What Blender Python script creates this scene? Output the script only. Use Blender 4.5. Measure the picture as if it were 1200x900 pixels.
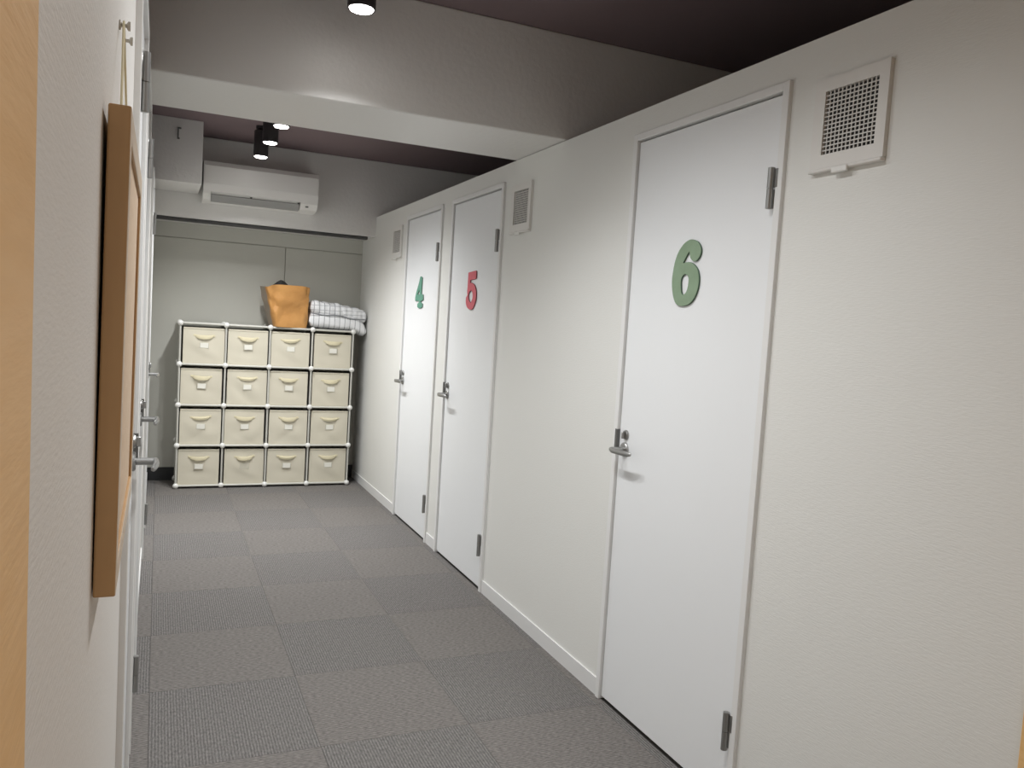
import bpy, bmesh, math, random
from mathutils import Vector, Matrix
random.seed(7)
S = bpy.context.scene
for o in list(bpy.data.objects):
    bpy.data.objects.remove(o)
C = S.collection

# ------------------------------------------------------------------ camera
cam = bpy.data.cameras.new('camera'); cam_ob = bpy.data.objects.new('camera', cam); C.objects.link(cam_ob)
rt, up, fw = Vector((0.91432, -0.4003, 0.06141)), Vector((-0.02762, 0.08964, 0.99559)), Vector((0.40404, 0.91199, -0.07091))
M = Matrix((rt, up, -fw)).transposed().to_4x4(); M.translation = (0, 0, 1.3303)
cam_ob.matrix_world = M
cam.sensor_width = 36; cam.lens = 28.235; cam.clip_start = 0.01; cam.clip_end = 60
S.camera = cam_ob

# ------------------------------------------------------------------ world, exposure, lamps
w = bpy.data.worlds.new('world'); S.world = w; w.use_nodes = True
w.node_tree.nodes['Background'].inputs[0].default_value = (0.9, 0.92, 1, 1)
w.node_tree.nodes['Background'].inputs[1].default_value = 0.02
S.view_settings.view_transform = 'Standard'; S.view_settings.look = 'None'
S.view_settings.gamma = 1; S.view_settings.use_curve_mapping = False
S.view_settings.exposure = 0.85
LAMP_X, LAMP_Z = 0.578, 2.335
LAMPS = [(2.705, 15, 128), (2.15, 17, 152), (1.45, 13, 152), (4.60, 25, 142), (5.08, 25, 142), (5.575, 22, 130), (-0.45, 16, 150)]   # distance down the corridor, watts, beam angle
LAMP_BLEND, LAMP_COL = 1.0, (0.985, 0.99, 1)

# ------------------------------------------------------------------ materials
def nd(nt, t, **kw):
    n = nt.nodes.new(t)
    for k, v in kw.items(): setattr(n, k, v)
    return n
def mat(name, col, rough=0.6, metal=0.0, bump=None, var=None, spec=0.5, emit=None):
    """bump = (scale xyz, strength, distance, detail); var = (scale, second colour)"""
    m = bpy.data.materials.new(name); m.use_nodes = True; nt = m.node_tree
    b = nt.nodes['Principled BSDF']
    b.inputs['Base Color'].default_value = (*col, 1); b.inputs['Roughness'].default_value = rough
    b.inputs['Metallic'].default_value = metal; b.inputs['Specular IOR Level'].default_value = spec
    if emit:
        b.inputs['Emission Color'].default_value = (*emit[0], 1); b.inputs['Emission Strength'].default_value = emit[1]
    if bump or var:
        tc = nd(nt, 'ShaderNodeTexCoord')
    if var:
        n = nd(nt, 'ShaderNodeTexNoise'); n.inputs['Scale'].default_value = var[0]; n.inputs['Detail'].default_value = 4
        mp = nd(nt, 'ShaderNodeMapping'); mp.inputs['Scale'].default_value = var[2] if len(var) > 2 else (1, 1, 1)
        nt.links.new(tc.outputs['Object'], mp.inputs['Vector']); nt.links.new(mp.outputs['Vector'], n.inputs['Vector'])
        r = nd(nt, 'ShaderNodeValToRGB'); r.color_ramp.elements[0].position = 0.35; r.color_ramp.elements[1].position = 0.65
        r.color_ramp.elements[0].color = (*col, 1); r.color_ramp.elements[1].color = (*var[1], 1)
        nt.links.new(n.outputs['Fac'], r.inputs['Fac']); nt.links.new(r.outputs['Color'], b.inputs['Base Color'])
    if bump:
        n = nd(nt, 'ShaderNodeTexNoise'); n.inputs['Scale'].default_value = 1; n.inputs['Detail'].default_value = bump[3]
        mp = nd(nt, 'ShaderNodeMapping'); mp.inputs['Scale'].default_value = bump[0]
        nt.links.new(tc.outputs['Object'], mp.inputs['Vector']); nt.links.new(mp.outputs['Vector'], n.inputs['Vector'])
        bp = nd(nt, 'ShaderNodeBump'); bp.inputs['Strength'].default_value = bump[1]; bp.inputs['Distance'].default_value = bump[2]
        nt.links.new(n.outputs['Fac'], bp.inputs['Height']); nt.links.new(bp.outputs['Normal'], b.inputs['Normal'])
    return m

def carpet(name, axis):
    """ribbed loop pile, the ribs running along one axis of the tile"""
    m = bpy.data.materials.new(name); m.use_nodes = True; nt = m.node_tree; b = nt.nodes['Principled BSDF']
    b.inputs['Roughness'].default_value = 0.95; b.inputs['Specular IOR Level'].default_value = 0.15
    tc = nd(nt, 'ShaderNodeTexCoord')
    wv = nd(nt, 'ShaderNodeTexWave', wave_type='BANDS', bands_direction=axis, wave_profile='SIN')
    wv.inputs['Scale'].default_value = 34; wv.inputs['Distortion'].default_value = 0.6
    wv.inputs['Detail'].default_value = 2; wv.inputs['Detail Scale'].default_value = 3
    nt.links.new(tc.outputs['Object'], wv.inputs['Vector'])
    n = nd(nt, 'ShaderNodeTexNoise'); n.inputs['Scale'].default_value = 190; n.inputs['Detail'].default_value = 2
    mp = nd(nt, 'ShaderNodeMapping'); mp.inputs['Scale'].default_value = (1, .35, 1) if axis == 'X' else (.35, 1, 1)
    nt.links.new(tc.outputs['Object'], mp.inputs['Vector']); nt.links.new(mp.outputs['Vector'], n.inputs['Vector'])
    r = nd(nt, 'ShaderNodeValToRGB'); r.color_ramp.elements[0].position = .3; r.color_ramp.elements[1].position = .7
    base = (0.176, 0.167, 0.159) if axis == 'X' else (0.190, 0.177, 0.165)
    r.color_ramp.elements[0].color = (*[c * .72 for c in base], 1); r.color_ramp.elements[1].color = (*[c * 1.32 for c in base], 1)
    nt.links.new(n.outputs['Fac'], r.inputs['Fac'])
    mx = nd(nt, 'ShaderNodeMix', data_type='RGBA', blend_type='MULTIPLY'); mx.inputs['Factor'].default_value = .55
    rr = nd(nt, 'ShaderNodeValToRGB'); rr.color_ramp.elements[0].color = (.45, .45, .45, 1); rr.color_ramp.elements[1].color = (1.1, 1.1, 1.1, 1)
    nt.links.new(wv.outputs['Fac'], rr.inputs['Fac'])
    nt.links.new(r.outputs['Color'], mx.inputs['A']); nt.links.new(rr.outputs['Color'], mx.inputs['B'])
    nt.links.new(mx.outputs['Result'], b.inputs['Base Color'])
    bp = nd(nt, 'ShaderNodeBump'); bp.inputs['Strength'].default_value = .5; bp.inputs['Distance'].default_value = .003
    nt.links.new(wv.outputs['Fac'], bp.inputs['Height']); nt.links.new(bp.outputs['Normal'], b.inputs['Normal'])
    return m

def striped(name, terms, dark=(.40, .41, .43)):
    """white cotton with thin grey woven stripes: terms = [(axis, pitch, width)] in object space"""
    m = bpy.data.materials.new(name); m.use_nodes = True; nt = m.node_tree; b = nt.nodes['Principled BSDF']
    b.inputs['Roughness'].default_value = .9; b.inputs['Specular IOR Level'].default_value = .2
    tc = nd(nt, 'ShaderNodeTexCoord'); sp = nd(nt, 'ShaderNodeSeparateXYZ'); nt.links.new(tc.outputs['Object'], sp.inputs[0])
    acc = None
    for ax, pitch, wd in terms:
        a = nd(nt, 'ShaderNodeMath', operation='DIVIDE'); a.inputs[1].default_value = pitch; nt.links.new(sp.outputs[ax], a.inputs[0])
        f = nd(nt, 'ShaderNodeMath', operation='FRACT'); nt.links.new(a.outputs[0], f.inputs[0])
        l = nd(nt, 'ShaderNodeMath', operation='LESS_THAN'); l.inputs[1].default_value = wd; nt.links.new(f.outputs[0], l.inputs[0])
        if acc is None: acc = l
        else:
            mm = nd(nt, 'ShaderNodeMath', operation='MAXIMUM'); nt.links.new(acc.outputs[0], mm.inputs[0]); nt.links.new(l.outputs[0], mm.inputs[1]); acc = mm
    mx = nd(nt, 'ShaderNodeMix', data_type='RGBA'); mx.inputs['A'].default_value = (.84, .85, .86, 1); mx.inputs['B'].default_value = (*dark, 1)
    nt.links.new(acc.outputs[0], mx.inputs['Factor']); nt.links.new(mx.outputs['Result'], b.inputs['Base Color'])
    return m

WALL = mat('white_wallpaper', (.74, .725, .69), .55, bump=((60, 60, 320), .35, .0012, 3), spec=.35)
WALLR = mat('white_wallpaper_ribbed', (.755, .755, .72), .5, bump=((60, 60, 320), .4, .0012, 3), spec=.4)
BEAM = mat('swirl_wallpaper', (.77, .76, .735), .42, bump=((48, 48, 48), .55, .003, 7), spec=.5)
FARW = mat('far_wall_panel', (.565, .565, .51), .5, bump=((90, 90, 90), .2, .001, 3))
CEIL = mat('maroon_ceiling', (.215, .158, .165), .8, bump=((120, 120, 120), .2, .001, 2))
DOORM = mat('white_door_laminate', (.82, .835, .84), .35, spec=.4)
FRAMEM = mat('white_frame_paint', (.78, .78, .765), .38)
BASEM = mat('white_vinyl_baseboard', (.74, .74, .73), .4)
BLACKB = mat('black_vinyl_baseboard', (.03, .032, .034), .5)
SHADEM = mat('painted_soffit_shade', (.06, .06, .06), .5)
STEEL = mat('satin_steel', (.36, .36, .35), .36, .85)
DSTEEL = mat('dark_steel', (.16, .16, .155), .4, .8)
WOODT = mat('orange_wood_grain', (.80, .50, .205), .5, bump=((25, 25, 190), .35, .0012, 3), var=(14, (.83, .535, .235), (1, 1, 6)))
FRAMEW = mat('brown_wood_frame', (.44, .265, .12), .5, var=(9, (.49, .30, .14), (3, 3, .5)))
FRAMEF = mat('pale_wood_frame_face', (.62, .52, .40), .5)
CORK = mat('cork', (.66, .51, .36), .85, bump=((260, 260, 260), .5, .002, 3), var=(60, (.72, .57, .42)))
CORD = mat('cream_cord', (.78, .70, .47), .8)
CLEARP = mat('clear_pin_plastic', (.62, .60, .55), .25)
ACM = mat('aircon_white_plastic', (.80, .79, .76), .35)
ACD = mat('aircon_grey_louver', (.33, .33, .32), .45)
DOT = mat('dark_sensor', (.03, .03, .03), .3)
CANM = mat('black_lamp_can', (.035, .032, .033), .5)
LENS = mat('lit_lamp_lens', (1, 1, 1), .5, emit=((1, .97, .92), 14))
TUBEM = mat('white_resin_tube', (.56, .56, .51), .4)
BALLM = mat('white_resin_joint', (.80, .80, .77), .4)
PANELM = mat('grey_shelf_sheet', (.30, .295, .28), .5)
BINM = mat('cream_bin_canvas', (.66, .62, .505), .9, bump=((420, 420, 420), .35, .001, 2), spec=.2)
STRAPM = mat('cream_strap', (.69, .63, .44), .9, spec=.2)
HOLDM = mat('clear_label_sleeve', (.60, .57, .47), .35)
CARDM = mat('white_card', (.80, .79, .71), .8)
BAGM = mat('tan_paper_bag', (.52, .25, .07), .48, bump=((26, 26, 20), .55, .012, 4), var=(7, (.58, .295, .09)))
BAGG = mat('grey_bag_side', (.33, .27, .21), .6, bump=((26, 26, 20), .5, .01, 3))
POUCH = mat('black_cloth', (.03, .028, .027), .8)
GREEN6 = mat('sage_green_felt', (.235, .325, .215), .85, bump=((300, 300, 300), .4, .001, 2), var=(22, (.265, .36, .245)))
GREEN4 = mat('teal_green_felt', (.115, .285, .205), .85, bump=((300, 300, 300), .4, .001, 2))
RED5 = mat('red_felt', (.62, .145, .17), .85, bump=((300, 300, 300), .4, .001, 2))
EDGEG = mat('dark_green_edge', (.085, .15, .10), .8); EDGER = mat('dark_red_edge', (.26, .09, .10), .8)
VENTM = mat('vent_white_plastic', (.74, .725, .69), .4); VENTD = mat('vent_dark_inside', (.05, .05, .048), .8)
CARP = [carpet('carpet_ribs_lengthwise', 'X'), carpet('carpet_ribs_crosswise', 'Y')]
SUBF = mat('floor_underlay', (.15, .14, .132), .9)
STR_L = striped('striped_cotton', [('X', .040, .13)]); STR_U = striped('checked_cotton', [('X', .040, .16), ('Z', .036, .12)])
STR_H = striped('striped_cotton_turned', [('Z', .030, .14)])
SEAM = mat('grey_blanket_hem', (.22, .23, .24), .9)

# ------------------------------------------------------------------ mesh helpers
def new(): return bmesh.new()
def box(bm, x0, x1, y0, y1, z0, z1, bev=0.0, seg=1):
    r = bmesh.ops.create_cube(bm, size=1)
    vs = r['verts']
    for v in vs:
        v.co = ((x0 + x1) / 2 + v.co.x * (x1 - x0), (y0 + y1) / 2 + v.co.y * (y1 - y0), (z0 + z1) / 2 + v.co.z * (z1 - z0))
    if bev:
        es = list({e for v in vs for e in v.link_edges})
        bmesh.ops.bevel(bm, geom=es, offset=bev, segments=seg, affect='EDGES', profile=.5)
    return bm
def tube(bm, p0, p1, r, n=10, r1=None):
    p0, p1 = Vector(p0), Vector(p1); d = (p1 - p0); L = d.length
    m = Matrix.Translation((p0 + p1) / 2) @ d.to_track_quat('Z', 'Y').to_matrix().to_4x4()
    bmesh.ops.create_cone(bm, cap_ends=True, segments=n, radius1=r, radius2=r if r1 is None else r1, depth=L, matrix=m)
    return bm
def sweep(bm, pts, r, n=8):
    """round cord along a polyline"""
    pts = [Vector(p) for p in pts]; rings = []
    for i, p in enumerate(pts):
        d = (pts[min(i + 1, len(pts) - 1)] - pts[max(i - 1, 0)]).normalized()
        q = d.to_track_quat('Z', 'Y')
        rings.append([bm.verts.new(p + q @ Vector((r * math.cos(a), r * math.sin(a), 0))) for a in [2 * math.pi * k / n for k in range(n)]])
    for a, b in zip(rings, rings[1:]):
        for k in range(n): bm.faces.new((a[k], a[(k + 1) % n], b[(k + 1) % n], b[k]))
    bm.faces.new(rings[0][::-1]); bm.faces.new(rings[-1])
    return bm
def prism(bm, prof, x0, x1):
    """profile in (y,z) extruded along x"""
    a = [bm.verts.new((x0, y, z)) for y, z in prof]; b = [bm.verts.new((x1, y, z)) for y, z in prof]; n = len(prof)
    for k in range(n): bm.faces.new((a[k], a[(k + 1) % n], b[(k + 1) % n], b[k]))
    bm.faces.new(a[::-1]); bm.faces.new(b)
    return bm
def lathe(bm, prof, n=24, o=(0, 0, 0), axis='Z'):
    """profile [(r, h)] spun about an axis through o"""
    rings = []
    for r, h in prof:
        ring = []
        for k in range(n):
            a = 2 * math.pi * k / n; u, v = r * math.cos(a), r * math.sin(a)
            c = (u, v, h) if axis == 'Z' else (u, h, -v)
            ring.append(bm.verts.new((o[0] + c[0], o[1] + c[1], o[2] + c[2])))
        rings.append(ring)
    for a, b in zip(rings, rings[1:]):
        for k in range(n): bm.faces.new((a[k], a[(k + 1) % n], b[(k + 1) % n], b[k]))
    bm.faces.new(rings[0][::-1]); bm.faces.new(rings[-1])
    return bm
def mesh(bm, name, mats, smooth=False):
    bmesh.ops.recalc_face_normals(bm, faces=bm.faces[:])
    me = bpy.data.meshes.new(name); bm.to_mesh(me); bm.free()
    for m in (mats if isinstance(mats, (list, tuple)) else [mats]): me.materials.append(m)
    if smooth:
        for p in me.polygons: p.use_smooth = True
        try: me.set_sharp_from_angle(angle=math.radians(38))
        except Exception: pass
    return me
def put(name, me, parent=None, loc=(0, 0, 0), rot=(0, 0, 0), label=None, kind=None):
    o = bpy.data.objects.new(name, me); C.objects.link(o)
    o.parent = parent; o.location = loc; o.rotation_euler = rot
    if label: o['label'] = label
    if kind: o['kind'] = kind
    return o
def obj(name, bm, mats, parent=None, smooth=False, **kw):
    return put(name, mesh(bm, name, mats, smooth), parent, **kw)
def thing(name, label, cat, loc=(0, 0, 0), rotz=0, group=None):
    o = bpy.data.objects.new(name, None); C.objects.link(o); o.location = loc; o.rotation_euler = (0, 0, rotz)
    o.empty_display_size = .05; o['label'] = label; o['category'] = cat
    if group: o['group'] = group
    return o
def tag(o, label, cat, group=None):
    o['label'] = label; o['category'] = cat
    if group: o['group'] = group
    return o
def struct(name, bm, mats, **kw):
    return obj(name, bm, mats, kind='structure', **kw)
def struct_empty(name, loc, rotz=0):
    o = bpy.data.objects.new(name, None); C.objects.link(o); o.location = loc; o.rotation_euler = (0, 0, rotz)
    o.empty_display_size = .05; o['kind'] = 'structure'
    return o

# ------------------------------------------------------------------ the room
XL, XR = -0.054, 1.512            # faces of the two corridor partitions
Y0, YF = -1.3, 6.60               # wall behind the viewer, far wall
TOP, CZ = 2.107, 2.53             # partitions stop short of the ceiling
OXL, OXR = -1.3, 2.75             # outer walls of the cubicles
# floor: underlay + carpet tiles
fl = struct('floor', box(new(), OXL, OXR, Y0, YF + .1, -.12, -.006), SUBF)
TX, TY, X0, T0 = .49, .52, .005, 2.405
tile_me = {}
def tile_mesh(w, d, k):
    key = (round(w, 3), round(d, 3), k)
    if key not in tile_me:
        tile_me[key] = mesh(box(new(), 0, w, 0, d, -.006, 0, .0005), 'carpet_tile', CARP[k])
    return tile_me[key]
for j in range(-8, 9):
    for i in range(-1, 4):
        xa, xb = max(X0 + i * TX, XL), min(X0 + (i + 1) * TX, XR); ya, yb = max(T0 + j * TY, Y0), min(T0 + (j + 1) * TY, YF)
        if xb - xa < .01 or yb - ya < .01: continue
        k = (i + j) % 2
        put('carpet_tile', tile_mesh(xb - xa - .0006, yb - ya - .0006, k), fl, (xa + .0003, ya + .0003, 0))
struct('ceiling', box(new(), OXL, OXR, Y0, YF + .1, CZ, CZ + .1), CEIL)
# crosswise beam resting on the partitions
struct('trim_1', box(new(), OXL, OXR, 3.02, 3.53, 2.11, CZ, .004), BEAM)
# far wall: lower panelled wall, deep header above it and a duct box at its left end
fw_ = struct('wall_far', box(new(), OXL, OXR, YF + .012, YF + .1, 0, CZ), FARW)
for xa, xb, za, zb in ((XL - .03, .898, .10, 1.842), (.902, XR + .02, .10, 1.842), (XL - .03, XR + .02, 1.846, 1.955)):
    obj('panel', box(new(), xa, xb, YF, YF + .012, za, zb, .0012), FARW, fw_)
struct('trim_2', box(new(), OXL, OXR, 6.18, YF + .012, 1.955, CZ, .004), BEAM)
struct('trim_3', box(new(), OXL, .229, 5.69, 6.18, 2.128, CZ, .003), BEAM)
struct('trim_4', box(new(), XL + .01, XR - .055, 6.20, 6.235, 1.930, 1.955, .006, 2), SHADEM)   # dark strip standing in for the shade under the far header
struct('baseboard_far', box(new(), XL - .03, XR, YF - .004, YF + .012, 0, .10, .002), BLACKB)
struct('wall_back', box(new(), OXL, OXR, Y0 - .1, Y0, 0, CZ), WALL)
struct('wall_outer_left', box(new(), OXL - .1, OXL, Y0, YF + .1, 0, CZ), WALL)
struct('wall_outer_right', box(new(), OXR, OXR + .1, Y0, YF + .1, 0, CZ), WALL)
RD = [(1.733, 2.437), (3.655, 4.345), (4.573, 5.260)]     # door leaves, right (near to far)
LD = [(1.690, 2.300), (2.550, 3.140), (4.550, 5.160)]     # door leaves, left
def partition(xa, xb, doors):
    bm = new(); y = Y0
    for a, b in doors:
        box(bm, xa, xb, y, a - .026, 0, TOP); box(bm, xa, xb, a - .026, b + .026, 2.018, TOP); y = b + .026
    box(bm, xa, xb, y, YF, 0, TOP)
    bmesh.ops.remove_doubles(bm, verts=bm.verts[:], dist=.0001)
    return bm
struct('wall_right', partition(XR, XR + .09, RD), WALLR)
struct('wall_left', partition(XL - .09, XL, LD), WALL)
def baseboards(name, x0, x1, doors, sgn):
    y = Y0
    for a, b in doors + [(YF, YF)]:
        ya, yb = y, (a - .028 if a < YF else YF)
        bm = box(new(), x0, x1, ya, yb, 0, .060); box(bm, min(x0, x0), x1, ya, yb, .060, .064)
        struct(name, bm, BASEM); y = b + .028
baseboards('baseboard_right', XR - .006, XR, RD, 1)
baseboards('baseboard_left', XL, XL + .005, LD, -1)
# wood-faced end of the corridor around the viewer
struct('trim_5', box(new(), XL, XL + .002, Y0, .42, 0, TOP, .0008), WOODT)
struct('trim_6', box(new(), XR - .007, XR, Y0, .937, 0, TOP, .002), WOODT)

# ------------------------------------------------------------------ doors (local: x from hinge edge, y out into the corridor)
def lever_parts(u0, s):
    bm = new()
    lathe(bm, [(.0, 0), (.025, 0), (.025, .005), (.022, .008), (.0, .008)], 24, (u0, 0, .925), 'Y')
    tube(bm, (u0, .004, .925), (u0, .056, .925), .0095, 14)
    n = 8; prev = None
    for i in range(n + 1):
        t = i / n; x = u0 + s * (.012 - .125 * t); y = .054 + .004 * math.sin(math.pi * t) - .006 * t * t
        hz = .0115 * (1 - .25 * t); hy = .0075 * (1 - .2 * t)
        if i in (0, n): hz *= .55; hy *= .55
        ring = [bm.verts.new((x, y + hy * math.cos(a), .925 + hz * math.sin(a))) for a in [2 * math.pi * k / 12 for k in range(12)]]
        if prev:
            for k in range(12): bm.faces.new((prev[k], prev[(k + 1) % 12], ring[(k + 1) % 12], ring[k]))
        else: bm.faces.new(ring[::-1])
        prev = ring
    bm.faces.new(prev)
    return bm
def thumb_turn(u0):
    bm = new()
    lathe(bm, [(0, 0), (.0175, 0), (.0175, .004), (.015, .008), (0, .008)], 20, (u0, 0, .977), 'Y')
    box(bm, u0 - .0035, u0 + .0035, .007, .02, .964, .990, .002)
    return bm
def hinge_bm(s, z0):
    bm = new()
    for a, b, r in ((0, .053, .0088), (.055, .109, .0092)):
        tube(bm, (s * .008, .0165, z0 + a), (s * .008, .0165, z0 + b), r, 16)
    tube(bm, (s * .008, .0165, z0 - .001), (s * .008, .0165, z0 + .110), .006, 12)
    box(bm, *sorted((s * .004, s * .024)), -.001, .004, z0 + .002, z0 + .052, .001)
    box(bm, *sorted((-s * .012, s * .010)), .007, .0125, z0 + .056, z0 + .106, .001)
    return bm
def door(name, y_hinge, y_latch, x_front, side):
    """side +1: right wall (faces -X), -1: left wall (faces +X)"""
    s = 1 if side > 0 else -1; wd = y_latch - y_hinge
    root = struct_empty(name, (x_front, y_hinge, 0), math.pi / 2 if side > 0 else -math.pi / 2)
    X = lambda a, b: sorted((s * a, s * b))
    bm = new()
    for a, b in ((-.028, -.004), (wd + .004, wd + .028)): box(bm, *X(a, b), -.09, .011, 0, 2.022, .0012)
    box(bm, *X(-.004, wd + .004), -.09, .011, 1.999, 2.022, .0012)
    for a, b in ((-.004, .012), (wd - .012, wd + .004)): box(bm, *X(a, b), -.06, -.037, 0, 1.999)
    box(bm, *X(.012, wd - .012), -.06, -.037, 1.985, 1.999)
    obj('frame', bm, FRAMEM, root)
    leaf = obj('leaf', box(new(), *X(0, wd), -.036, 0, .012, 1.993, .0015), DOORM, root)
    obj('hinge', hinge_bm(s, 1.690), STEEL, root, True); obj('hinge', hinge_bm(s, .176), STEEL, root, True)
    obj('lever_handle', lever_parts(s * (wd - .040), s), STEEL, leaf, True)
    obj('thumb_turn', thumb_turn(s * (wd - .043)), STEEL, leaf, True)
    obj('strike_plate', box(new(), *X(wd - .001, wd + .014), -.012, .0125, .915, .992, .001), DSTEEL, root)
    return root, leaf
def catmull(p, n=5):
    out = []; L = len(p)
    for i in range(L):
        a, b, c, d = [Vector(p[(i + k) % L]) for k in (-1, 0, 1, 2)]
        # keep sharp corners sharp
        def sharp(q0, q1, q2): return (q1 - q0).angle(q2 - q1, 0) > 1.0
        e = Vector(p[(i + 2) % L])
        m1 = (c - a) / 2 if not sharp(a, b, c) else (c - b); m2 = (d - b) / 2 if not sharp(b, c, e) else (c - b)
        for k in range(n):
            t = k / n
            out.append((2*t**3-3*t*t+1)*b + (t**3-2*t*t+t)*m1 + (-2*t**3+3*t*t)*c + (t**3-t*t)*m2)
    return out
def numeral(leaf, outer, hole, m_face, m_edge, label):
    cu = bpy.data.curves.new('numeral', 'CURVE'); cu.dimensions = '2D'; cu.fill_mode = 'BOTH'
    cu.extrude = .0016; cu.bevel_depth = .0016; cu.offset = -.0014; cu.bevel_resolution = 1
    for pts in (outer, hole):
        q = catmull(pts); sp = cu.splines.new('POLY'); sp.points.add(len(q) - 1); sp.use_cyclic_u = True
        for pt, v in zip(sp.points, q): pt.co = (v.x, v.y, 0, 1)
    tmp = bpy.data.objects.new('numeral_curve', cu); C.objects.link(tmp)
    bpy.context.view_layer.update()
    me = bpy.data.meshes.new_from_object(tmp.evaluated_get(bpy.context.evaluated_depsgraph_get()))
    bpy.data.objects.remove(tmp); bpy.data.curves.remove(cu)
    me.transform(Matrix(((1, 0, 0, 0), (0, 0, 1, .0036), (0, 1, 0, 0), (0, 0, 0, 1))))
    if me.polygons and sum(p.normal.y * p.area for p in me.polygons if p.center.y > .006) < 0: me.flip_normals()
    me.materials.clear(); me.materials.append(m_face); me.materials.append(m_edge)
    for p in me.polygons: p.material_index = 0 if abs(p.normal.y) > .9 else 1
    return put('numeral', me, leaf, label=label)
SIX = [(0.3563, 1.6345), (0.326, 1.6253), (0.31, 1.61), (0.3051, 1.5955), (0.3098, 1.58), (0.3239, 1.5674), (0.3395, 1.5662), (0.3539, 1.5743), (0.3608, 1.586), (0.3655, 1.5975), (0.3769, 1.5853), (0.39, 1.5681), (0.3933, 1.5633), (0.3689, 1.5654), (0.3413, 1.5593), (0.318, 1.5423), (0.3078, 1.5228), (0.3049, 1.5006), (0.3095, 1.4752), (0.3247, 1.4499), (0.3467, 1.4339), (0.3786, 1.428), (0.4099, 1.4323), (0.4293, 1.4506), (0.4418, 1.4807), (0.4468, 1.5109), (0.4445, 1.5375), (0.4374, 1.5704), (0.423, 1.5993), (0.4007, 1.6209), (0.3775, 1.6322)]
SIXH = [(0.3761, 1.5278), (0.362, 1.5198), (0.358, 1.5052), (0.361, 1.4826), (0.3701, 1.4681), (0.3832, 1.4634), (0.3915, 1.4717), (0.396, 1.4898), (0.3974, 1.5095), (0.3908, 1.5224)]
FIVE = [(0.4058, 1.6048), (0.2934, 1.611), (0.2872, 1.6022), (0.287, 1.5712), (0.3007, 1.5664), (0.3689, 1.5632), (0.3693, 1.5474), (0.3467, 1.5486), (0.3053, 1.5354), (0.2783, 1.5055), (0.2727, 1.471), (0.285, 1.44), (0.3146, 1.4122), (0.3483, 1.4068), (0.3953, 1.4172), (0.4201, 1.4438), (0.4217, 1.4723), (0.4033, 1.4845), (0.4096, 1.5041), (0.4065, 1.5288), (0.4062, 1.5642)]
FIVEH = [(0.350, 1.5110), (0.3290, 1.4940), (0.3240, 1.468), (0.3480, 1.4420), (0.3740, 1.4560), (0.3880, 1.4773), (0.3800, 1.496)]
FOUR = [(0.3422, 1.6115), (0.3158, 1.605), (0.3168, 1.5545), (0.3172, 1.5002), (0.2813, 1.496), (0.2731, 1.4643), (0.2934, 1.4588), (0.3221, 1.4571), (0.3204, 1.4477), (0.2859, 1.4383), (0.2864, 1.4196), (0.314, 1.412), (0.3652, 1.4118), (0.3915, 1.4212), (0.392, 1.4384), (0.3639, 1.4478), (0.3695, 1.4573), (0.4415, 1.4576), (0.445, 1.4769), (0.4307, 1.5074), (0.3829, 1.5674), (0.3582, 1.6082)]
FOURH = [(0.3632, 1.5291), (0.3513, 1.4988), (0.3992, 1.4993), (0.3798, 1.5143)]
nums = [(SIX, SIXH, GREEN6, EDGEG, 'green felt numeral 6'), (FIVE, FIVEH, RED5, EDGER, 'red felt numeral 5'), (FOUR, FOURH, GREEN4, EDGEG, 'teal green felt numeral 4')]
for k, (a, b) in enumerate(RD):
    r, leaf = door('door_%d' % (k + 1), a, b, 1.511, 1); numeral(leaf, *nums[k])
for k, (a, b) in enumerate(LD):
    door('door_%d' % (k + 4), a, b, -.053, -1)

# ------------------------------------------------------------------ wall vents above the right partition
def vent(y0, y1, z0, z1, label):
    wd, ht = y1 - y0, z1 - z0
    root = thing('wall_vent', label, 'vent', (XR, y0, z0), math.pi / 2, 'louvred vents high on the right wall')
    gx0, gx1, gz0, gz1 = wd * .125, wd * .845, ht * .155, ht * .855
    bm = new(); t = .012
    for a in ((0, gx0, 0, ht), (gx1, wd, 0, ht), (gx0, gx1, 0, gz0), (gx0, gx1, gz1, ht)): box(bm, a[0], a[1], 0, t, a[2], a[3])
    bmesh.ops.remove_doubles(bm, verts=bm.verts[:], dist=.0001)
    obj('frame', bm, VENTM, root)
    bm = new(); n = 13; m = 15
    for i in range(1, n): x = gx0 + (gx1 - gx0) * i / n; box(bm, x - .0013, x + .0013, .007, .009, gz0, gz1)
    for i in range(1, m): z = gz0 + (gz1 - gz0) * i / m; box(bm, gx0, gx1, .0068, .0088, z - .0013, z + .0013)
    obj('grille', bm, VENTM, root, kind='stuff')
    obj('backing', box(new(), gx0, gx1, .0002, .0015, gz0, gz1), VENTD, root)
    obj('lip', box(new(), 0, wd, 0, .017, -.009, 0, .002), VENTM, root)
    obj('slide_tab', box(new(), wd * .42, wd * .64, .012, .021, -.018, -.003, .002), BALLM, root)
vent(1.381, 1.608, 1.770, 1.992, 'white square wall vent to the right of the door numbered 6, nearest of three')
vent(3.307, 3.526, 1.770, 1.988, 'white square wall vent to the right of the door numbered 5')
vent(5.400, 5.640, 1.765, 1.978, 'white square wall vent to the left of the door numbered 4, farthest and smallest')

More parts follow.
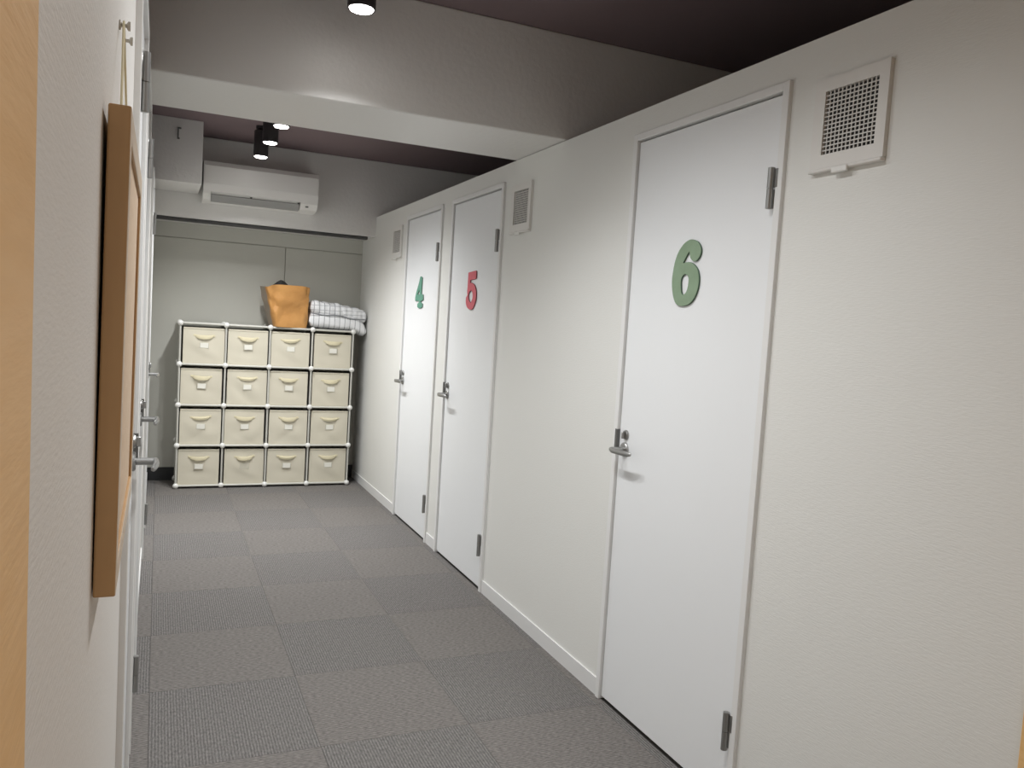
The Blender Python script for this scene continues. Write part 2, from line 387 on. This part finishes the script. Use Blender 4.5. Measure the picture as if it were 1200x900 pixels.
# ------------------------------------------------------------------ ceiling spotlights
def spotlight(y, watts, angle, label, grp):
    root = thing('ceiling_spotlight', label, 'spotlight', (LAMP_X, y, CZ), 0, grp)
    h = CZ - LAMP_Z
    obj('mount', lathe(new(), [(0, 0), (.036, 0), (.036, -.018), (.012, -.022), (.012, -.034), (0, -.034)], 24), CANM, root, True)
    obj('lamp_can', lathe(new(), [(0, -.03), (.043, -.03), (.046, -.036), (.046, -h), (.0405, -h), (.0405, -h + .004), (0, -h + .004)], 28), CANM, root, True)
    obj('lens', lathe(new(), [(0, -h + .0038), (.040, -h + .0038), (.036, -h - .004), (.02, -h - .008), (0, -h - .009)], 24), LENS, root, True)
    l = bpy.data.lights.new('lamp_light', 'SPOT'); l.energy = watts * 2.2; l.color = LAMP_COL
    l.spot_size = math.radians(angle); l.spot_blend = LAMP_BLEND; l.shadow_soft_size = .035
    lo = bpy.data.objects.new('lamp_light', l); C.objects.link(lo); lo.parent = root; lo.location = (0, 0, -h - .014)
names = ['black can spotlight just in front of the ceiling beam, brightest of all', 'black can spotlight second in front of the beam, above the frame',
         'black can spotlight nearest the viewer, above the frame', 'black can spotlight just behind the ceiling beam, nearest of the far row of three',
         'black can spotlight in the middle of the far row of three', 'black can spotlight right above the air conditioner, last of the far row', 'black can spotlight behind the viewer, out of the frame']
for (y, e, ang), nm in zip(LAMPS, names): spotlight(y, e, ang, nm, 'black can spotlights on the ceiling')

# ------------------------------------------------------------------ air conditioner
ac = thing('air_conditioner', 'white wall-mounted air conditioner under the dark ceiling above the bins', 'air conditioner', (.252, 6.18, 2.068), 0)
# local: x along the wall, y negative = out of the wall
W_, D_, H_ = .775, .215, .272
full = [(0, 0), (-.10, 0), (-.165, .012), (-.2, .05), (-D_, .11), (-D_, H_ - .035), (-D_ + .018, H_ - .006), (-D_ + .05, H_), (0, H_)]
cut = [(0, 0), (-.10, 0), (-.135, .02), (-.175, .058), (-.205, .062), (-D_, .11), (-D_, H_ - .035), (-D_ + .018, H_ - .006), (-D_ + .05, H_), (0, H_)]
bm = new(); prism(bm, full, 0, .05); prism(bm, cut, .05, .655); prism(bm, full, .655, W_)
obj('body', bm, ACM, ac)
bm = prism(new(), [(-.104, .003), (-.140, .011), (-.176, .045), (-.172, .049), (-.137, .016), (-.104, .008)], .054, .651)
obj('louver', bm, ACD, ac)
for x, z in ((.31, .048), (.636, .048)):
    obj('louver_clip', box(new(), x, x + .014, -.181, -.172, z, z + .008, .002), DOT, ac)
obj('indicator', box(new(), .69, .712, -.192, -.170, .028, .035, .002), DOT, ac)
obj('front_panel', box(new(), .006, W_ - .006, -D_ - .0015, -D_ + .004, .112, H_ - .034, .003, 2), ACM, ac)
hk = thing('duct_hook', 'small dark hook on the grey duct box left of the air conditioner', 'hook', (.085, 5.69, 2.40))
bm = new(); box(bm, -.010, .012, -.012, 0, .06, .07, .002); box(bm, -.010, -.002, -.02, -.008, .0, .068, .002); box(bm, -.010, .004, -.02, -.012, -.006, .004, .002)
obj('bracket', bm, DSTEEL, hk)

# ------------------------------------------------------------------ cork board hung on the left wall
bd = thing('cork_board', 'brown wood-framed cork board hung by a string on the left wall', 'notice board', (XL + .0012, .872, 1.037))
BL, BH, BT = .500, .482, .0205     # length along the wall, height, thickness; local x = out of the wall, y = along it
bd.rotation_euler = (0, math.radians(.35), 0)
fr = .030
def rail(name, y0, y1, z0, z1):
    bm = box(new(), 0, BT, y0, y1, z0, z1, .002, 2)
    o = obj(name, bm, [FRAMEW, FRAMEF], bd)
    for p in o.data.polygons:
        if p.normal.x > .9: p.material_index = 1
rail('stile', 0, fr, 0, BH); rail('stile', BL - fr, BL, 0, BH)
rail('rail', fr, BL - fr, 0, fr); rail('rail', fr, BL - fr, BH - fr, BH)
obj('cork_panel', box(new(), .002, .0165, fr, BL - fr, fr, BH - fr), CORK, bd)
for y in (.095, .285):
    obj('eyelet', lathe(new(), [(.0022, -.003), (.0045, -.003), (.0045, .003), (.0022, .003)], 12, (.010, y, BH + .0045), 'Y'), DSTEEL, bd)
pins = []
for y, z, lb in ((1.115, 1.665, 'upper clear wall pin holding the cream string'), (1.200, 1.672, 'second clear wall pin close behind the string')):
    p = obj('wall_pin', lathe(new(), [(0, 0), (.006, 0), (.006, .0015), (.0022, .003), (.0022, .008), (.0055, .010), (.0055, .0125), (0, .0125)], 14), CLEARP, None, True, loc=(XL, y, z), rot=(0, math.pi / 2, 0))
    tag(p, lb, 'wall pin', 'clear pins above the cork board')
a = Vector((XL + .0112, .967, 1.5235)); b = Vector((XL + .0112, 1.157, 1.5235)); t = Vector((XL + .0052, 1.115, 1.668))
st = new(); sweep(st, [a, a + (t - a) * .5, t + Vector((0, -.0035, -.002)), t + Vector((0, 0, .0016)), t + Vector((0, .0035, -.002)), t + (b - t) * .5, b], .0014, 8)
tag(obj('hanging_string', st, CORD, None, True), 'thin cream string from the wall pin to the cork board', 'string')

# ------------------------------------------------------------------ cube shelf
SX, SY, P, Q, SD = .143, 6.272, .313, .2985, .295
Z0 = .0200
sh = thing('cube_shelf', 'four by four white tube shelf with ball joints against the far wall', 'shelf', (SX, SY, 0))
tx = mesh(tube(new(), (0, 0, 0), (P, 0, 0), .0080, 12), 'tube', TUBEM, True)
tz = mesh(tube(new(), (0, 0, 0), (0, 0, Q), .0066, 12), 'tube', TUBEM, True)
ty = mesh(tube(new(), (0, 0, 0), (0, SD, 0), .0080, 12), 'tube', TUBEM, True)
bm = new(); bmesh.ops.create_icosphere(bm, subdivisions=2, radius=.0208)
jm = mesh(bm, 'joint', BALLM, True)
for d in (0, SD):
    for j in range(5):
        for i in range(5):
            put('joint', jm, sh, (i * P, d, Z0 + j * Q))
            if i < 4: put('tube', tx, sh, (i * P, d, Z0 + j * Q))
            if j < 4: put('tube', tz, sh, (i * P, d, Z0 + j * Q))
for j in range(5):
    for i in range(5): put('tube', ty, sh, (i * P, 0, Z0 + j * Q))
ph = mesh(box(new(), .008, P - .008, .004, SD - .004, -.0015, .0015), 'sheet', PANELM); pv = mesh(box(new(), -.0015, .0015, .004, SD - .004, .008, Q - .008), 'sheet', PANELM)
for j in range(5):
    for i in range(5):
        if i < 4: put('sheet', ph, sh, (i * P, 0, Z0 + j * Q))
        if j < 4: put('sheet', pv, sh, (i * P, 0, Z0 + j * Q))

# ------------------------------------------------------------------ fabric bins
BW, BHh, BD = .284, .268, .268
def bin_body(seed):
    rnd = random.Random(seed); bm = new(); n = 16
    k1, k2, a1 = rnd.uniform(-1, 1), rnd.uniform(-1, 1), rnd.uniform(.6, 1)
    cx_, cz_ = rnd.uniform(-.08, .08), rnd.uniform(.04, .12)
    def front(u, v):
        x = -BW / 2 + BW * u; z = BHh * v
        e = math.sin(math.pi * u) * math.sin(math.pi * min(v * 1.02, 1))
        y = -.006 * e * a1 + .004 * e * math.sin(9 * (u * k1 + v * k2) + seed)
        y += .0035 * math.sin(math.pi * u) * math.exp(-((x - cx_) * k2 + (z - cz_) * 1.0) ** 2 / .0009)
        return (x, y, z)
    g = [[bm.verts.new(front(i / n, j / n)) for i in range(n + 1)] for j in range(n + 1)]
    for j in range(n):
        for i in range(n): bm.faces.new((g[j][i], g[j][i + 1], g[j + 1][i + 1], g[j + 1][i]))
    tk = .004
    box(bm, -BW / 2, -BW / 2 + tk, .0, BD, 0, BHh); box(bm, BW / 2 - tk, BW / 2, .0, BD, 0, BHh)
    box(bm, -BW / 2, BW / 2, BD - tk, BD, 0, BHh); box(bm, -BW / 2, BW / 2, .0, BD, 0, tk); box(bm, -BW / 2 + tk, BW / 2 - tk, .003, .007, 0, BHh)
    # hemmed front rim
    box(bm, -BW / 2, BW / 2, -.0035, .006, BHh - .012, BHh, .002)
    return mesh(bm, 'fabric_body', BINM, True)
bodies = [bin_body(s) for s in range(6)]
def strap_me(sag, out):
    bm = new(); n = 14; rows = []
    for i in range(n + 1):
        u = -1 + 2 * i / n; x = .062 * u; c = max(0, 1 - u * u)
        y = -.003 - out * c ** .7; zt = .005 - sag * .22 * c; zb = -.010 - sag * c ** .6
        rows.append([bm.verts.new(q) for q in ((x, y, zb), (x, y - .003, (zt + zb) / 2), (x, y * .8, zt), (x, y * .8 + .003, zt), (x, y + .004, (zt + zb) / 2), (x, y + .003, zb))])
    for a, b in zip(rows, rows[1:]):
        for k in range(6): bm.faces.new((a[k], a[(k + 1) % 6], b[(k + 1) % 6], b[k]))
    bm.faces.new(rows[0]); bm.faces.new(rows[-1][::-1])
    for sx in (-1, 1): box(bm, *sorted((sx * .058, sx * .074)), -.006, .0, -.008, .006, .001)
    return mesh(bm, 'pull_strap', STRAPM, True)
straps = [strap_me(.018, .016), strap_me(.021, .019), strap_me(.015, .014)]
bm = new(); box(bm, -.033, .033, -.0085, -.005, -.022, .022, .001)
hold = mesh(bm, 'label_sleeve', HOLDM)
card = mesh(box(new(), -.0275, .0275, -.0100, -.0085, -.0180, .0175, .0004), 'label_card', CARDM)
rown = ['top', 'second', 'third', 'bottom']; coln = ['first', 'second', 'third', 'last']
extra = {(0, 2): ', below the tan bag', (0, 3): ', below the striped blanket', (3, 1): ', its label sleeve empty'}
for r in range(4):
    for c in range(4):
        dx = [[.006, .0, -.004, .003], [-.003, .004, -.006, .0], [.0, -.005, .003, .003], [-.004, .004, .0, .004]][r][c]
        z = Z0 + (3 - r) * Q + .0018
        t = thing('fabric_bin', 'cream canvas bin, %s row of the shelf, %s from the left%s' % (rown[r], coln[c] if c < 3 else 'fourth', extra.get((r, c), '')),
                  'storage bin', (SX + (c + .5) * P + dx, SY + [.010, .014, .008, .012][(r + 2 * c) % 4], z), math.radians([.6, -.5, .0, .9][(r * 3 + c) % 4]), 'cream bins in the cube shelf')
        put('fabric_body', bodies[(r * 5 + c * 3) % 6], t)
        put('pull_strap', straps[(r + c) % 3], t, (0, 0, BHh - .056), (0, math.radians([0, 2, -3, 1][(r + c * 3) % 4]), 0))
        h = put('label_sleeve', hold, t, (.002, 0, BHh - .128), (0, math.radians([1, -1, 2, 0][(r * 2 + c) % 4]), 0))
        if (r, c) != (3, 1): put('label_card', card, h)

# ------------------------------------------------------------------ bag, pouch and blanket on top of the shelf
ZT = Z0 + 4 * Q + .0082
bag = thing('paper_bag', 'tall tan crinkled paper bag standing on top of the bins', 'bag', (.907, 6.364, ZT), math.radians(10))
def bag_mesh():
    bm = new(); rnd = random.Random(3); N = 48; K = 14
    def ring(z, t, inset=0.0):
        hw = .124 + .046 * t ** .8 - inset; hd = .105 + .014 * t - inset
        out = []
        for k in range(N):
            a = 2 * math.pi * (k + .5) / N; ca, sa = math.cos(a), math.sin(a); e = .34
            x = hw * math.copysign(abs(ca) ** e, ca); y = hd * math.copysign(abs(sa) ** e, sa)
            x -= .036 * t
            if abs(ca) > .8 and t > .1: x -= math.copysign(.016 * t * math.exp(-(y / .05) ** 2), ca)      # gusset folded in
            wv = .007 * math.sin(3.3 * a + 6 * t) * math.sin(math.pi * t) + .005 * math.sin(7 * a - 9 * t) + .004 * math.sin(17 * t + 5 * a)
            wv -= .006 * math.exp(-((t - .5 - .04 * math.sin(3 * a)) / .04) ** 2)
            wv += .004 * math.sin(23 * t + 9 * a) * math.sin(5 * a + 2) - .009 * math.exp(-((t - .2) / .12) ** 2) * max(0, math.cos(6 * (a - 4.5)))
            wv *= min(1, 3 * t) * (.45 if abs(ca) > .8 else 1)
            n = Vector((ca, sa)); x += n.x * wv; y += n.y * wv
            zz = z + (.010 * math.cos(a + .6) + .006 * math.sin(3 * a)) * t ** 3
            out.append(bm.verts.new((x, y, zz)))
        return out
    H = .305
    rs = [ring(H * j / K, j / K) for j in range(K + 1)] + [ring(H * j / K, j / K, .004) for j in range(K, 4, -1)]
    for a, b in zip(rs, rs[1:]):
        for k in range(N): bm.faces.new((a[k], a[(k + 1) % N], b[(k + 1) % N], b[k]))
    bm.faces.new(rs[0][::-1]); bm.faces.new(rs[-1])
    return bm
bo = obj('bag_body', bag_mesh(), [BAGM, BAGG], bag, True)
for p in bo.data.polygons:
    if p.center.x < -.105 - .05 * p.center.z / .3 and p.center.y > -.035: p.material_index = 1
bm = new(); bmesh.ops.create_uvsphere(bm, u_segments=24, v_segments=14, radius=1)
for v in bm.verts:
    q = v.co.copy(); k = 1 + .10 * math.sin(5 * q.x + 2) + .08 * math.sin(7 * q.y + 4 * q.z)
    v.co = (q.x * .075 * k, q.y * .06 * k, q.z * .075 * k + .006 * math.sin(4 * q.x))
tag(obj('black_pouch', bm, POUCH, None, True, loc=(.845, 6.40, ZT + .272)), 'black cloth pouch poking out of the tan bag', 'pouch')

bl = thing('folded_blanket', 'folded white blanket with grey stripes on top of the bins beside the bag', 'blanket', (1.245, 6.405, ZT), 0)
def pad(x0, x1, y0, y1, z0, z1, seed, droop=0.0, p=.42, nx=28, tilt=0.0, wob=.007):
    """a soft folded layer: a rounded slab with wavy fold fronts"""
    bm = new(); N = 28; rings = []
    for i in range(nx + 1):
        u = i / nx; ed = (1 - abs(2 * u - 1) ** 6) ** .35 if 0 < u < 1 else .0
        ed = .32 + .68 * ed; x = x0 + (x1 - x0) * u
        cy, cz = (y0 + y1) / 2, (z0 + z1) / 2 + tilt * (u - .5); hy, hz = (y1 - y0) / 2 * (.9 + .1 * ed), (z1 - z0) / 2 * ed
        ring = []
        for k in range(N):
            a = 2 * math.pi * k / N; ca, sa = math.cos(a), math.sin(a)
            y = cy + hy * math.copysign(abs(ca) ** p, ca); z = cz + hz * math.copysign(abs(sa) ** (p + .25), sa)
            if sa > .1: z += wob * math.sin(9 * u + 2.5 * y * 10 + seed) + wob * .6 * math.sin(21 * u + seed * 2)
            y += wob * .9 * math.sin(12 * u + 3 * sa + seed) - wob * .5 * math.sin(31 * u + seed)
            if droop and u > .70: z -= droop * ((u - .70) / .30) ** 1.6
            ring.append(bm.verts.new((x, y, z)))
        rings.append(ring)
    for a, b in zip(rings, rings[1:]):
        for k in range(N): bm.faces.new((a[k], a[(k + 1) % N], b[(k + 1) % N], b[k]))
    bm.faces.new(rings[0][::-1]); bm.faces.new(rings[-1])
    return bm
obj('lower_fold', pad(-.190, .255, -.122, .135, .002, .126, 1.0, .058, tilt=-.012, wob=.004), STR_L, bl, True)
obj('upper_fold', pad(-.182, .085, -.118, .120, .098, .208, 2.2, tilt=-.022, wob=.006), STR_U, bl, True)
obj('turned_flap', pad(.060, .254, -.115, .115, .076, .182, 3.9, tilt=-.036, wob=.005), STR_H, bl, True)
obj('hem', sweep(new(), [(-.185 + .437 * i / 20, -.124 - .003 * math.sin(i * 1.1), .116 - .030 * (i / 20) ** 1.5 + .005 * math.sin(i * .6 + 2)) for i in range(21)], .0045, 8), SEAM, bl, True)
